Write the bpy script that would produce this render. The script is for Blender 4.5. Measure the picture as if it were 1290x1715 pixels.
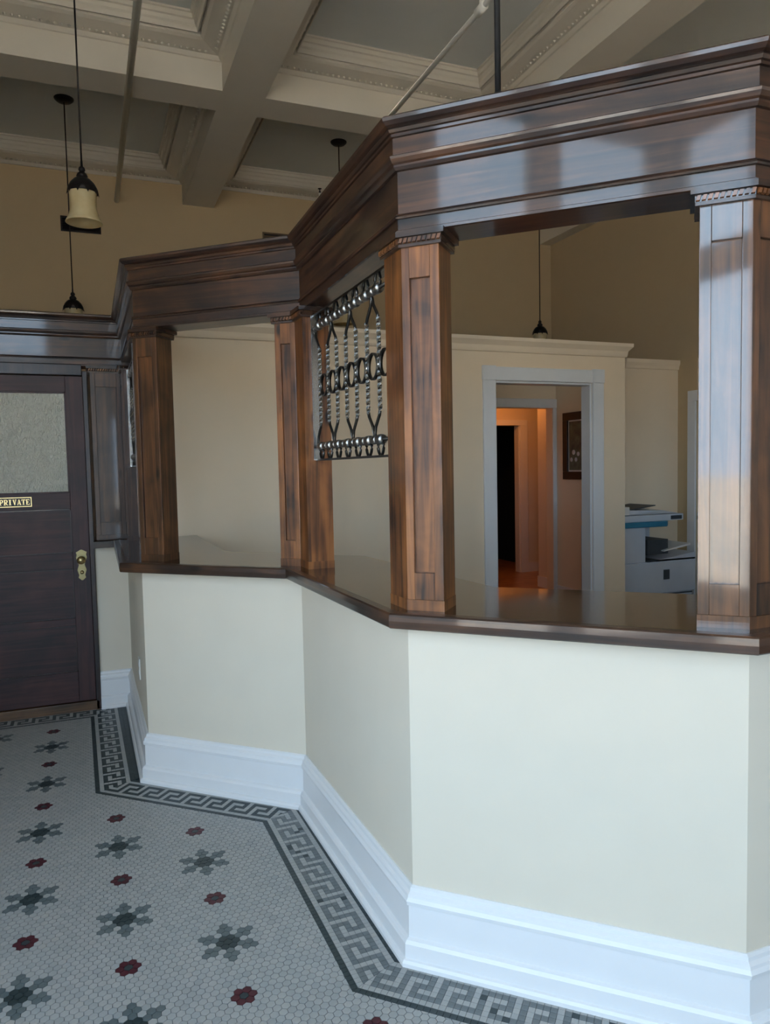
import bpy, math, random
from mathutils import Matrix, Vector
random.seed(7)
R = math.radians
for o in list(bpy.data.objects): bpy.data.objects.remove(o, do_unlink=True)
sc = bpy.context.scene
C = sc.collection

# ------------------------------------------------------------------ camera
CAM_H = 1.5193
cam_d = bpy.data.cameras.new('camera'); cam = bpy.data.objects.new('camera', cam_d); C.objects.link(cam)
cam_d.sensor_fit = 'HORIZONTAL'; cam_d.sensor_width = 36.0; cam_d.lens = 1228.6 / 1290.0 * 36.0
cR = Vector((0.9268, -0.3751, -0.0205)).normalized()
cF = Vector((0.3733, 0.9257, -0.0609)).normalized()
cU = cR.cross(cF).normalized(); cR = cF.cross(cU).normalized()
cam.matrix_world = Matrix(((cR.x, cU.x, -cF.x, 0), (cR.y, cU.y, -cF.y, 0), (cR.z, cU.z, -cF.z, CAM_H), (0, 0, 0, 1)))
cam_d.clip_start = 0.02; cam_d.clip_end = 200
sc.camera = cam

# ------------------------------------------------------------------ sky, window portals, exposure
wd = bpy.data.worlds.new('sky'); sc.world = wd; wd.use_nodes = True
bg = wd.node_tree.nodes['Background']
bg.inputs[0].default_value = (0.58, 0.78, 1.0, 1)
bg.inputs[1].default_value = 8.6
sun_d = bpy.data.lights.new('sun', 'SUN'); sun_d.energy = 80.0; sun_d.angle = R(0.6); sun_d.color = (1.0, 0.88, 0.72)
sun = bpy.data.objects.new('sun', sun_d); C.objects.link(sun)          # high behind the building: it lights the street, not the room
sun.rotation_euler = Vector((-0.45, -0.45, -0.8)).to_track_quat('-Z', 'Y').to_euler()
sc.view_settings.view_transform = 'Standard'
try: sc.view_settings.look = 'None'
except Exception: pass
sc.view_settings.gamma = 1.0
sc.view_settings.use_curve_mapping = False
sc.view_settings.exposure = 0.0

XL, XR, YF, YB, YFAR = -2.0, 5.6, -1.9, 5.04, 8.043     # room limits: left, right, front, partition, far wall
ZC = 4.685                                              # coffer panel
ZS = 4.30                                               # beam soffit
# window openings  (a0, a1, z0, z1)
LEFT_WIN = [(-0.62, 0.32, 0.55, 3.05), (-0.62, 0.32, 3.22, 4.26), (-1.87, -0.80, 0.55, 3.05), (-1.87, -0.80, 3.22, 4.26), (0.98, 1.82, 0.55, 3.05)]  # last opening is unseen, added to light the left-facing wall runs
FRONT_WIN = [(-1.97, -0.45, 0.45, 3.05), (-1.97, -0.45, 3.22, 4.26), (0.35, 1.15, 0.9, 2.4), (2.9, 4.2, 1.0, 2.9)]  # last opening is unseen, added to brighten the office and right counter face
def portal(loc, rot, w, h):
    l = bpy.data.lights.new('daylight_portal', 'AREA'); l.shape = 'RECTANGLE'; l.size = w; l.size_y = h
    l.cycles.is_portal = True
    o = bpy.data.objects.new('daylight_portal', l); C.objects.link(o); o.location = loc; o.rotation_euler = rot
for a0, a1, z0, z1 in LEFT_WIN:
    portal((XL - 0.16, (a0 + a1) / 2, (z0 + z1) / 2), (0, R(-90), 0), z1 - z0, a1 - a0)
for a0, a1, z0, z1 in FRONT_WIN:
    portal(((a0 + a1) / 2, YF - 0.16, (z0 + z1) / 2), (R(90), 0, 0), a1 - a0, z1 - z0)

# ------------------------------------------------------------------ helpers
WM = {}
def reg(o, parent=None, M=None):
    C.objects.link(o)
    M = M or Matrix.Identity(4)
    WM[o.name] = M
    if parent is not None:
        o.parent = parent; o.matrix_parent_inverse = WM[parent.name].inverted()
    o.matrix_basis = M
    return o
def tag(o, label=None, cat=None, group=None, kind=None):
    if label: o['label'] = label
    if cat: o['category'] = cat
    if group: o['group'] = group
    if kind: o['kind'] = kind
    return o
def empty(name, loc, label=None, cat=None, group=None, kind=None, parent=None):
    o = bpy.data.objects.new(name, None); o.empty_display_size = 0.05
    reg(o, parent, Matrix.Translation(Vector(loc)))
    return tag(o, label, cat, group, kind)
def mesh(name, V, F, mats, fm=None, smooth=False):
    me = bpy.data.meshes.new(name); me.from_pydata([tuple(v) for v in V], [], F)
    if not isinstance(mats, (list, tuple)): mats = [mats]
    for m in mats: me.materials.append(m)
    if fm:
        me.polygons.foreach_set('material_index', fm)
    if smooth:
        me.polygons.foreach_set('use_smooth', [True] * len(F))
    me.update()
    return me
class MB:
    """collects faces; build() links them as one object, optionally in a local frame (origin, heading)"""
    def __init__(s): s.V = []; s.F = []; s.sm = []
    def add(s, V, F, smooth=False):
        n = len(s.V); s.V += [Vector(v) for v in V]; s.F += [tuple(i + n for i in f) for f in F]; s.sm += [smooth] * len(F); return s
    def box(s, x0, x1, y0, y1, z0, z1):
        V = [(x0,y0,z0),(x1,y0,z0),(x1,y1,z0),(x0,y1,z0),(x0,y0,z1),(x1,y0,z1),(x1,y1,z1),(x0,y1,z1)]
        return s.add(V, [(0,3,2,1),(4,5,6,7),(0,1,5,4),(1,2,6,5),(2,3,7,6),(3,0,4,7)])
    def prism(s, P, z0, z1):
        n = len(P); a = sum(P[i][0]*P[(i+1)%n][1]-P[(i+1)%n][0]*P[i][1] for i in range(n))
        if a < 0: P = P[::-1]
        V = [(p[0],p[1],z0) for p in P] + [(p[0],p[1],z1) for p in P]
        F = [tuple(range(n-1,-1,-1)), tuple(range(n,2*n))] + [(i,(i+1)%n,n+(i+1)%n,n+i) for i in range(n)]
        return s.add(V, F)
    def obox(s, a, b, n0, n1, z0, z1):
        """box along plan segment a->b, between offsets n0,n1 to its right"""
        a = Vector(a[:2]); b = Vector(b[:2]); d = (b - a).normalized(); n = Vector((d.y, -d.x))
        return s.prism([a+n*n0, b+n*n0, b+n*n1, a+n*n1], z0, z1)
    def tube(s, pts, r, k=8, closed=False, smooth=True):
        pts = [Vector(p) for p in pts]; n = len(pts); V = []; F = []
        up = None
        for i, p in enumerate(pts):
            if closed: t = pts[(i+1)%n] - pts[i-1]
            else: t = pts[min(i+1,n-1)] - pts[max(i-1,0)]
            t.normalize()
            if up is None: up = Vector((0,0,1)) if abs(t.z) < .9 else Vector((1,0,0))
            u = t.cross(up)
            if u.length < 1e-6: u = t.cross(Vector((0.3,1,0.2)))
            u.normalize(); w = u.cross(t).normalized()
            rr = r[i] if isinstance(r, (list,tuple)) else r
            for j in range(k):
                a = 2*math.pi*j/k; V.append(p + u*math.cos(a)*rr + w*math.sin(a)*rr)
        m = n if closed else n-1
        for i in range(m):
            for j in range(k):
                F.append((i*k+j, ((i+1)%n)*k+j, ((i+1)%n)*k+(j+1)%k, i*k+(j+1)%k))
        if not closed: F += [tuple(range(k)), tuple(range(n*k-1,(n-1)*k-1,-1))]
        return s.add(V, F, smooth)
    def lathe(s, prof, c=(0,0,0), k=24, smooth=True):
        V = []; F = []; n = len(prof); c = Vector(c)
        for r, z in prof:
            for j in range(k):
                a = 2*math.pi*j/k; V.append(c + Vector((r*math.cos(a), r*math.sin(a), z)))
        for i in range(n-1):
            for j in range(k): F.append((i*k+j, i*k+(j+1)%k, (i+1)*k+(j+1)%k, (i+1)*k+j))
        return s.add(V, F, smooth)
    def build(s, name, mat, parent=None, origin=None, ang=0.0, kind=None, label=None, bevel=0):
        M = Matrix.Identity(4)
        V = s.V
        if origin is not None:
            M = Matrix.Translation(Vector((origin[0], origin[1], origin[2] if len(origin) > 2 else 0))) @ Matrix.Rotation(ang, 4, 'Z')
            Mi = M.inverted(); V = [Mi @ v for v in s.V]
        me = mesh(name, V, s.F, mat)
        me.polygons.foreach_set('use_smooth', s.sm)
        o = bpy.data.objects.new(name, me); reg(o, parent, M)
        if kind: o['kind'] = kind
        if label: o['label'] = label
        if bevel:
            b = o.modifiers.new('bevel', 'BEVEL'); b.width = bevel; b.segments = 2; b.limit_method = 'ANGLE'
        return o
def hd(a, b): return math.atan2(b[1]-a[1], b[0]-a[0])
def offv(poly, i, off):
    """mitred offset of polyline vertex i to its right"""
    p = Vector(poly[i])
    def nn(a, b):
        d = (Vector(b)-Vector(a)).normalized(); return Vector((d.y, -d.x))
    if i == 0: return p + nn(poly[0], poly[1])*off
    if i == len(poly)-1: return p + nn(poly[-2], poly[-1])*off
    n1 = nn(poly[i-1], poly[i]); n2 = nn(poly[i], poly[i+1])
    m = (n1+n2); return p + m*(off/(1+n1.dot(n2)))
def sweep_seg(mb, poly, i, prof):
    """closed profile [(off,z)] swept on segment i of polyline with mitred ends"""
    n = len(prof); V = []
    for k in (i, i+1):
        for o, z in prof:
            q = offv(poly, k, o); V.append((q.x, q.y, z))
    F = [(j, (j+1)%n, n+(j+1)%n, n+j) for j in range(n)]
    F += [tuple(range(n-1,-1,-1)), tuple(range(n,2*n))]
    return mb.add(V, F)

# ------------------------------------------------------------------ materials
def nodes(name):
    m = bpy.data.materials.new(name); m.use_nodes = True; nt = m.node_tree
    b = nt.nodes['Principled BSDF']; return m, nt, b
def lk(nt, a, b): nt.links.new(a, b)
def paint(name, col, rough=0.55, spec=0.3, var=0.012, bump=0.02, scale=6.0, coat=0.0):
    m, nt, b = nodes(name)
    tc = nt.nodes.new('ShaderNodeTexCoord'); nz = nt.nodes.new('ShaderNodeTexNoise'); nz.inputs['Scale'].default_value = scale; nz.inputs['Detail'].default_value = 4
    cr = nt.nodes.new('ShaderNodeValToRGB')
    a = [max(0, c*(1-var)) for c in col]; d = [min(1, c*(1+var)) for c in col]
    cr.color_ramp.elements[0].position = 0.3; cr.color_ramp.elements[1].position = 0.7
    cr.color_ramp.elements[0].color = (*a, 1); cr.color_ramp.elements[1].color = (*d, 1)
    lk(nt, tc.outputs['Object'], nz.inputs['Vector']); lk(nt, nz.outputs[0], cr.inputs[0]); lk(nt, cr.outputs[0], b.inputs['Base Color'])
    b.inputs['Roughness'].default_value = rough; b.inputs['Specular IOR Level'].default_value = spec; b.inputs['Coat Weight'].default_value = coat
    if bump:
        n2 = nt.nodes.new('ShaderNodeTexNoise'); n2.inputs['Scale'].default_value = 220; bp = nt.nodes.new('ShaderNodeBump'); bp.inputs['Strength'].default_value = bump; bp.inputs['Distance'].default_value = 0.002
        lk(nt, tc.outputs['Object'], n2.inputs['Vector']); lk(nt, n2.outputs[0], bp.inputs['Height']); lk(nt, bp.outputs[0], b.inputs['Normal'])
    return m
def wood(name, dark, mid, light, axis='X', rough=0.22, coat=0.5, knots=0.0, gscale=1.0):
    """stained, varnished wood with grain along one local axis"""
    m, nt, b = nodes(name)
    tc = nt.nodes.new('ShaderNodeTexCoord'); mp = nt.nodes.new('ShaderNodeMapping')
    s = [30, 30, 30]; s['XYZ'.index(axis)] = 1.6
    mp.inputs['Scale'].default_value = [v*gscale for v in s]
    oi = nt.nodes.new('ShaderNodeObjectInfo'); va = nt.nodes.new('ShaderNodeVectorMath'); va.operation = 'ADD'
    vm = nt.nodes.new('ShaderNodeVectorMath'); vm.operation = 'SCALE'; vm.inputs['Scale'].default_value = 7.0
    cx = nt.nodes.new('ShaderNodeCombineXYZ')
    for i in range(3): lk(nt, oi.outputs['Random'], cx.inputs[i])
    lk(nt, cx.outputs[0], vm.inputs[0]); lk(nt, tc.outputs['Object'], va.inputs[0]); lk(nt, vm.outputs[0], va.inputs[1]); lk(nt, va.outputs[0], mp.inputs['Vector'])
    gr = nt.nodes.new('ShaderNodeTexNoise'); gr.inputs['Scale'].default_value = 1.0; gr.inputs['Detail'].default_value = 8; gr.inputs['Distortion'].default_value = 1.2
    lk(nt, mp.outputs[0], gr.inputs['Vector'])
    bl = nt.nodes.new('ShaderNodeTexNoise'); bl.inputs['Scale'].default_value = 4.0; bl.inputs['Detail'].default_value = 5; bl.inputs['Distortion'].default_value = 0.6
    lk(nt, va.outputs[0], bl.inputs['Vector'])
    mx = nt.nodes.new('ShaderNodeMath'); mx.operation = 'MULTIPLY_ADD'; mx.inputs[1].default_value = 0.55
    m2 = nt.nodes.new('ShaderNodeMath'); m2.operation = 'MULTIPLY'; m2.inputs[1].default_value = 0.5
    lk(nt, bl.outputs[0], m2.inputs[0]); lk(nt, gr.outputs[0], mx.inputs[0]); lk(nt, m2.outputs[0], mx.inputs[2])
    cr = nt.nodes.new('ShaderNodeValToRGB'); e = cr.color_ramp.elements
    e[0].position = 0.38; e[0].color = (*dark, 1); e[1].position = 0.68; e[1].color = (*light, 1)
    k = e.new(0.52); k.color = (*mid, 1)
    lk(nt, mx.outputs[0], cr.inputs[0])
    out = cr.outputs[0]
    if knots:
        vo = nt.nodes.new('ShaderNodeTexVoronoi'); vo.inputs['Scale'].default_value = 3.2; vo.inputs['Randomness'].default_value = 1
        mp2 = nt.nodes.new('ShaderNodeMapping'); s2 = [3.0, 3.0, 3.0]; s2['XYZ'.index(axis)] = 1.1; mp2.inputs['Scale'].default_value = s2
        lk(nt, va.outputs[0], mp2.inputs['Vector']); lk(nt, mp2.outputs[0], vo.inputs['Vector'])
        kr = nt.nodes.new('ShaderNodeValToRGB'); kr.color_ramp.elements[0].position = 0.06; kr.color_ramp.elements[1].position = 0.16
        lk(nt, vo.outputs['Distance'], kr.inputs[0])
        mm = nt.nodes.new('ShaderNodeMix'); mm.data_type = 'RGBA'
        mm.inputs[6].default_value = (dark[0]*.35, dark[1]*.3, dark[2]*.3, 1)
        lk(nt, kr.outputs[0], mm.inputs[0]); lk(nt, out, mm.inputs[7]); out = mm.outputs[2]
    lk(nt, out, b.inputs['Base Color'])
    b.inputs['Roughness'].default_value = rough; b.inputs['Coat Weight'].default_value = coat; b.inputs['Coat Roughness'].default_value = 0.06; b.inputs['Coat IOR'].default_value = 1.6
    bp = nt.nodes.new('ShaderNodeBump'); bp.inputs['Strength'].default_value = 0.06; bp.inputs['Distance'].default_value = 0.002
    lk(nt, gr.outputs[0], bp.inputs['Height']); lk(nt, bp.outputs[0], b.inputs['Normal'])
    return m
def metal(name, col, rough=0.3, metallic=1.0, var=0.15):
    m, nt, b = nodes(name)
    tc = nt.nodes.new('ShaderNodeTexCoord'); nz = nt.nodes.new('ShaderNodeTexNoise'); nz.inputs['Scale'].default_value = 60
    cr = nt.nodes.new('ShaderNodeValToRGB'); cr.color_ramp.elements[0].color = (*[c*(1-var) for c in col], 1); cr.color_ramp.elements[1].color = (*[min(1,c*(1+var)) for c in col], 1)
    lk(nt, tc.outputs['Object'], nz.inputs['Vector']); lk(nt, nz.outputs[0], cr.inputs[0]); lk(nt, cr.outputs[0], b.inputs['Base Color'])
    b.inputs['Metallic'].default_value = metallic; b.inputs['Roughness'].default_value = rough
    return m

M_DRY = paint('beige_wall_paint', (0.72, 0.655, 0.54), 0.6, 0.25)
M_OFF = paint('warm_beige_office_paint', (0.86, 0.71, 0.52), 0.6, 0.25)
M_TAN = paint('tan_wall_paint', (0.57, 0.435, 0.265), 0.65, 0.2)
M_WHITE = paint('white_trim_paint', (0.78, 0.79, 0.80), 0.32, 0.45, 0.015, 0.0)
M_CEIL = paint('ceiling_cream_paint', (0.69, 0.63, 0.535), 0.7, 0.2)
M_PANEL = paint('ceiling_grey_paint', (0.68, 0.69, 0.66), 0.7, 0.2)
M_GROUT = paint('dark_grout', (0.09, 0.10, 0.10), 0.9, 0.1, 0.2, 0.1, 40)
M_TW = [paint('white_porcelain_tile_%s' % n, c, 0.42, 0.4, 0.05, 0.02, 30) for n, c in (('a', (0.365,0.375,0.37)), ('b', (0.385,0.39,0.38)), ('c', (0.34,0.352,0.348)))]
M_TG = paint('grey_green_tile', (0.115, 0.14, 0.145), 0.42, 0.4, 0.15, 0.02, 30)
M_TD = paint('dark_green_tile', (0.030, 0.045, 0.048), 0.4, 0.4, 0.2, 0.02, 30)
M_TR = paint('oxblood_tile', (0.075, 0.014, 0.022), 0.42, 0.4, 0.2, 0.02, 30)
M_TF = paint('grey_fret_tile', (0.15, 0.17, 0.175), 0.42, 0.4, 0.15, 0.02, 30)
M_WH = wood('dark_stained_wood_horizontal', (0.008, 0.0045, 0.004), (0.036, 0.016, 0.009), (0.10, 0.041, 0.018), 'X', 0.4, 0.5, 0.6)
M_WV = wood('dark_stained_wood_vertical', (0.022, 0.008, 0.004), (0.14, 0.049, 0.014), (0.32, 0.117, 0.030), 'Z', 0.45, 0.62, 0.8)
M_WVM = wood('toned_down_column_wood_vertical', (0.016, 0.007, 0.004), (0.075, 0.029, 0.011), (0.18, 0.070, 0.023), 'Z', 0.4, 1.0, 0.8)  # same column wood, lighting difference between columns put into a darker colour
M_WVD = wood('shaded_column_wood_vertical', (0.012, 0.006, 0.005), (0.045, 0.02, 0.012), (0.10, 0.042, 0.02), 'Z', 0.4, 0.7, 0.5)  # same column wood, the door-corner column's shaded look put into its colour
M_TOP = wood('counter_wood', (0.010, 0.006, 0.005), (0.030, 0.015, 0.010), (0.062, 0.030, 0.018), 'X', 0.10, 0.4)
M_TOPV = wood('dark_frame_wood', (0.008, 0.005, 0.005), (0.022, 0.010, 0.009), (0.045, 0.020, 0.015), 'Z', 0.35, 0.1)
M_MAH = wood('mahogany_door_vertical', (0.013, 0.004, 0.005), (0.036, 0.010, 0.011), (0.066, 0.020, 0.018), 'Z', 0.5, 0.0)
M_MAHH = wood('mahogany_door_horizontal', (0.013, 0.004, 0.005), (0.036, 0.010, 0.011), (0.066, 0.020, 0.018), 'X', 0.5, 0.0)
M_THR = wood('threshold_wood', (0.05, 0.026, 0.012), (0.12, 0.06, 0.025), (0.17, 0.09, 0.04), 'X', 0.4, 0.1)
M_OFLOOR = wood('office_floor_wood', (0.07, 0.03, 0.014), (0.16, 0.075, 0.032), (0.24, 0.12, 0.055), 'X', 0.35, 0.2, 0, 0.6)
M_CFLOOR = wood('corridor_floor_wood', (0.20, 0.10, 0.05), (0.34, 0.17, 0.08), (0.44, 0.24, 0.12), 'X', 0.35, 0.2, 0, 0.6)
M_IRON = metal('dark_wrought_iron', (0.09, 0.085, 0.08), 0.32)
M_STEEL = metal('brushed_steel', (0.66, 0.65, 0.63), 0.22)
M_COLLAR = metal('dull_forged_steel', (0.36, 0.355, 0.345), 0.3)
M_BRONZE = metal('oil_rubbed_bronze', (0.028, 0.022, 0.02), 0.45, 0.7)
M_BRASSD = metal('tarnished_brass', (0.26, 0.22, 0.115), 0.3)
M_BRASS = metal('antique_brass', (0.52, 0.40, 0.19), 0.28)
M_BLACK = paint('black_enamel', (0.012, 0.012, 0.013), 0.4, 0.4, 0.1, 0)
M_PIPE = paint('white_pipe_paint', (0.82, 0.81, 0.76), 0.5, 0.3, 0.02, 0)
M_PLASTIC = paint('ivory_plastic', (0.80, 0.79, 0.74), 0.4, 0.4, 0.01, 0)
M_COP = paint('copier_grey_plastic', (0.56, 0.60, 0.66), 0.45, 0.4, 0.03, 0.02)
M_COPB = paint('copier_blue_plastic', (0.03, 0.20, 0.32), 0.4, 0.4, 0.05, 0)
M_COPD = paint('copier_dark_plastic', (0.045, 0.055, 0.065), 0.5, 0.4, 0.1, 0)
M_PAPER = paint('paper', (0.7, 0.7, 0.68), 0.7, 0.2, 0.02, 0)
M_BRICK = paint('street_brick', (0.30, 0.20, 0.14), 0.85, 0.1, 0.2, 0.1, 3)
M_ASPH = paint('street_concrete', (0.30, 0.29, 0.27), 0.9, 0.1, 0.1, 0.1, 2)
M_DARKROOM = paint('unlit_room_colour', (0.02, 0.03, 0.04), 0.8, 0.1, 0.05, 0)  # unlit room: its darkness is put into the wall colour
def shade_glass():
    m, nt, b = nodes('amber_alabaster_glass')
    tc = nt.nodes.new('ShaderNodeTexCoord'); nz = nt.nodes.new('ShaderNodeTexNoise'); nz.inputs['Scale'].default_value = 9; nz.inputs['Detail'].default_value = 4
    cr = nt.nodes.new('ShaderNodeValToRGB'); cr.color_ramp.elements[0].position = .3; cr.color_ramp.elements[1].position = .7
    cr.color_ramp.elements[0].color = (0.72, 0.56, 0.28, 1); cr.color_ramp.elements[1].color = (0.84, 0.74, 0.48, 1)
    lk(nt, tc.outputs['Object'], nz.inputs['Vector']); lk(nt, nz.outputs[0], cr.inputs[0]); lk(nt, cr.outputs[0], b.inputs['Base Color'])
    b.inputs['Roughness'].default_value = 0.25
    tr = nt.nodes.new('ShaderNodeBsdfTranslucent'); lk(nt, cr.outputs[0], tr.inputs['Color'])
    mx = nt.nodes.new('ShaderNodeMixShader'); mx.inputs[0].default_value = 0.4
    lk(nt, b.outputs[0], mx.inputs[1]); lk(nt, tr.outputs[0], mx.inputs[2]); lk(nt, mx.outputs[0], nt.nodes['Material Output'].inputs[0])
    return m
M_SHADE = shade_glass()
def obscure_glass():
    m, nt, b = nodes('hammered_obscure_glass')
    tc = nt.nodes.new('ShaderNodeTexCoord'); mp = nt.nodes.new('ShaderNodeMapping'); mp.inputs['Scale'].default_value = (48, 48, 26); mp.inputs['Rotation'].default_value = (0, R(18), 0)
    nz = nt.nodes.new('ShaderNodeTexNoise'); nz.inputs['Scale'].default_value = 1; nz.inputs['Detail'].default_value = 3; nz.inputs['Distortion'].default_value = 1.5
    lk(nt, tc.outputs['Object'], mp.inputs['Vector']); lk(nt, mp.outputs[0], nz.inputs['Vector'])
    bp = nt.nodes.new('ShaderNodeBump'); bp.inputs['Strength'].default_value = 1.0; bp.inputs['Distance'].default_value = 0.03
    lk(nt, nz.outputs[0], bp.inputs['Height']); lk(nt, bp.outputs[0], b.inputs['Normal'])
    b.inputs['Base Color'].default_value = (0.86, 0.84, 0.72, 1); b.inputs['Roughness'].default_value = 0.12; b.inputs['Specular IOR Level'].default_value = 0.9
    tr = nt.nodes.new('ShaderNodeBsdfTranslucent'); tr.inputs['Color'].default_value = (0.75, 0.74, 0.66, 1); lk(nt, bp.outputs[0], tr.inputs['Normal'])
    mx = nt.nodes.new('ShaderNodeMixShader'); mx.inputs[0].default_value = 0.18
    lk(nt, b.outputs[0], mx.inputs[1]); lk(nt, tr.outputs[0], mx.inputs[2]); lk(nt, mx.outputs[0], nt.nodes['Material Output'].inputs[0])
    return m
M_OBS = obscure_glass()
def clear_glass():
    m, nt, b = nodes('window_glass')
    nt.nodes.remove(b); t = nt.nodes.new('ShaderNodeBsdfTransparent'); g = nt.nodes.new('ShaderNodeBsdfGlossy'); g.inputs['Roughness'].default_value = 0.02
    mx = nt.nodes.new('ShaderNodeMixShader'); mx.inputs[0].default_value = 0.05
    lk(nt, t.outputs[0], mx.inputs[1]); lk(nt, g.outputs[0], mx.inputs[2]); lk(nt, mx.outputs[0], nt.nodes['Material Output'].inputs[0])
    return m
M_GLASS = clear_glass()

# ------------------------------------------------------------------ plan of the teller counter (lobby side is to the right of travel)
L_ = (XL, 5.04)
A = (0.216, 5.038); B = (0.224, 3.735); Cc = (0.857, 3.132); D = (0.874, 2.001); E_ = (1.537, 1.359); F_ = (XR, 1.345)
WALL = [L_, A, B, Cc, D, E_, F_]
FRZ = [(XL+.006, 5.068), (0.229, 5.070), (0.229, 3.712), (0.882, 3.131), (0.871, 2.013), (1.546, 1.3625), (XR-.006, 1.349)]
NOS = [(XL, 4.958), (0.137, 4.958), (0.125, 3.701), (0.7795, 3.090), (0.807, 1.979), (1.488, 1.290), (XR, 1.276)]
INN = [None, (0.66, 5.034), (0.66, 3.925), (1.235, 3.335), (1.312, 2.235), (1.80, 1.80), (XR, 1.79)]
SEG = {1: 'AB', 2: 'BC', 3: 'CD', 4: 'DE', 5: 'EF'}

# ================================================================== SETTING
def wall_with_holes(name, axis, pos, thick, a0, a1, z0, z1, holes, mat):
    """a wall slab on plane axis=pos (growing by thick), split in boxes around openings"""
    mb = MB(); cuts = sorted({a0, a1, *[h[0] for h in holes], *[h[1] for h in holes]})
    for c0, c1 in zip(cuts, cuts[1:]):
        hs = sorted([(h[2], h[3]) for h in holes if h[0] <= c0 + 1e-6 and h[1] >= c1 - 1e-6]); z = z0
        spans = []
        for h0, h1 in hs:
            if h0 > z: spans.append((z, h0))
            z = h1
        if z < z1: spans.append((z, z1))
        for s0, s1 in spans:
            if axis == 'x': mb.box(min(pos, pos+thick), max(pos, pos+thick), c0, c1, s0, s1)
            else: mb.box(c0, c1, min(pos, pos+thick), max(pos, pos+thick), s0, s1)
    return tag(mb.build(name, mat), kind='structure')
wl = wall_with_holes('wall_left', 'x', XL, -0.25, YF - 0.25, YFAR + 0.2, -0.1, 5.0, LEFT_WIN, M_TAN)
wf = wall_with_holes('wall_front', 'y', YF, -0.25, XL, XR, -0.1, 5.0, FRONT_WIN, M_TAN)
wr = wall_with_holes('wall_right', 'x', XR, 0.2, YF - 0.25, YFAR + 0.2, -0.1, 5.0, [(4.80, 5.6, 0.0, 2.11)], M_TAN)
wb = wall_with_holes('wall_far', 'y', YFAR, 0.2, XL, XR, -0.1, 5.0, [(3.6, 5.6, 0.0, 2.62)], M_TAN)
def make_window(n, axis, pos, h, div):
    a0, a1, z0, z1 = h
    w = empty('window_%d' % n, (pos, a0, z0) if axis == 'x' else (a0, pos, z0), kind='structure')
    def bar(nm, b0, b1, c0, c1, d0, d1, mat):
        mb = MB()
        if axis == 'x': mb.box(d0, d1, b0, b1, c0, c1)
        else: mb.box(b0, b1, d0, d1, c0, c1)
        return mb.build(nm, mat, w)
    p = pos
    for nm, b0, b1, c0, c1 in (('window_stile', a0, a0+.045, z0, z1), ('window_stile', a1-.045, a1, z0, z1), ('window_rail', a0+.045, a1-.045, z0, z0+.05), ('window_rail', a0+.045, a1-.045, z1-.05, z1)):
        bar(nm, b0, b1, c0, c1, p-.12, p-.06, M_BRONZE)
    for k in range(1, div):
        x = a0 + (a1-a0)*k/div; bar('mullion', x-.02, x+.02, z0+.05, z1-.05, p-.12, p-.06, M_BRONZE)
    bar('window_pane', a0+.045, a1-.045, z0+.05, z1-.05, p-.093, p-.087, M_GLASS)
for i, h in enumerate(LEFT_WIN): make_window(i+1, 'x', XL, h, 1)
for i, h in enumerate(FRONT_WIN): make_window(i+6, 'y', YF, h, 1 if i == 2 else 2)
# the street outside
tag(MB().box(-60, 60, -60, 60, -0.4, -0.15).build('street_ground', M_ASPH), kind='structure')

# ---- ceiling: grey panels, beams and coffer mouldings
BX = [(-1.207, -0.888), (1.034, 1.354), (3.272, 3.59)]
BY = [(0.55, 0.86), (5.582, 5.898)]
ceil = empty('ceiling', (0, 0, ZC), kind='structure')
MB().box(XL-.2, XR+.2, YF-.2, YFAR+.2, ZC, ZC+.12).build('ceiling_panel', M_PANEL, ceil)
for b0, b1 in BX + [(5.44, XR)]:
    MB().box(b0, b1, YF, YFAR, ZS, ZC).build('ceiling_beam', M_CEIL, ceil)
xs = [XL] + [v for b in BX for v in b] + [5.44]
ys = [YF] + [v for b in BY for v in b] + [YFAR]
for b0, b1 in BY:
    for k in range(0, len(xs), 2):
        MB().box(xs[k], xs[k+1], b0, b1, ZS, ZC).build('ceiling_cross_beam', M_CEIL, ceil)
PROF = [(0, 4.50), (.012, 4.503), (.022, 4.515), (.03, 4.527), (.085, 4.535), (.15, 4.548), (.172, 4.560), (.176, 4.60), (.192, 4.60), (.192, 4.568), (.200, 4.568), (.206, 4.60), (.216, 4.612), (.222, 4.635), (.235, 4.64), (.238, 4.668), (.25, 4.672), (.25, 4.70), (0, 4.70)]
stuff_eggs = MB()
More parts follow.
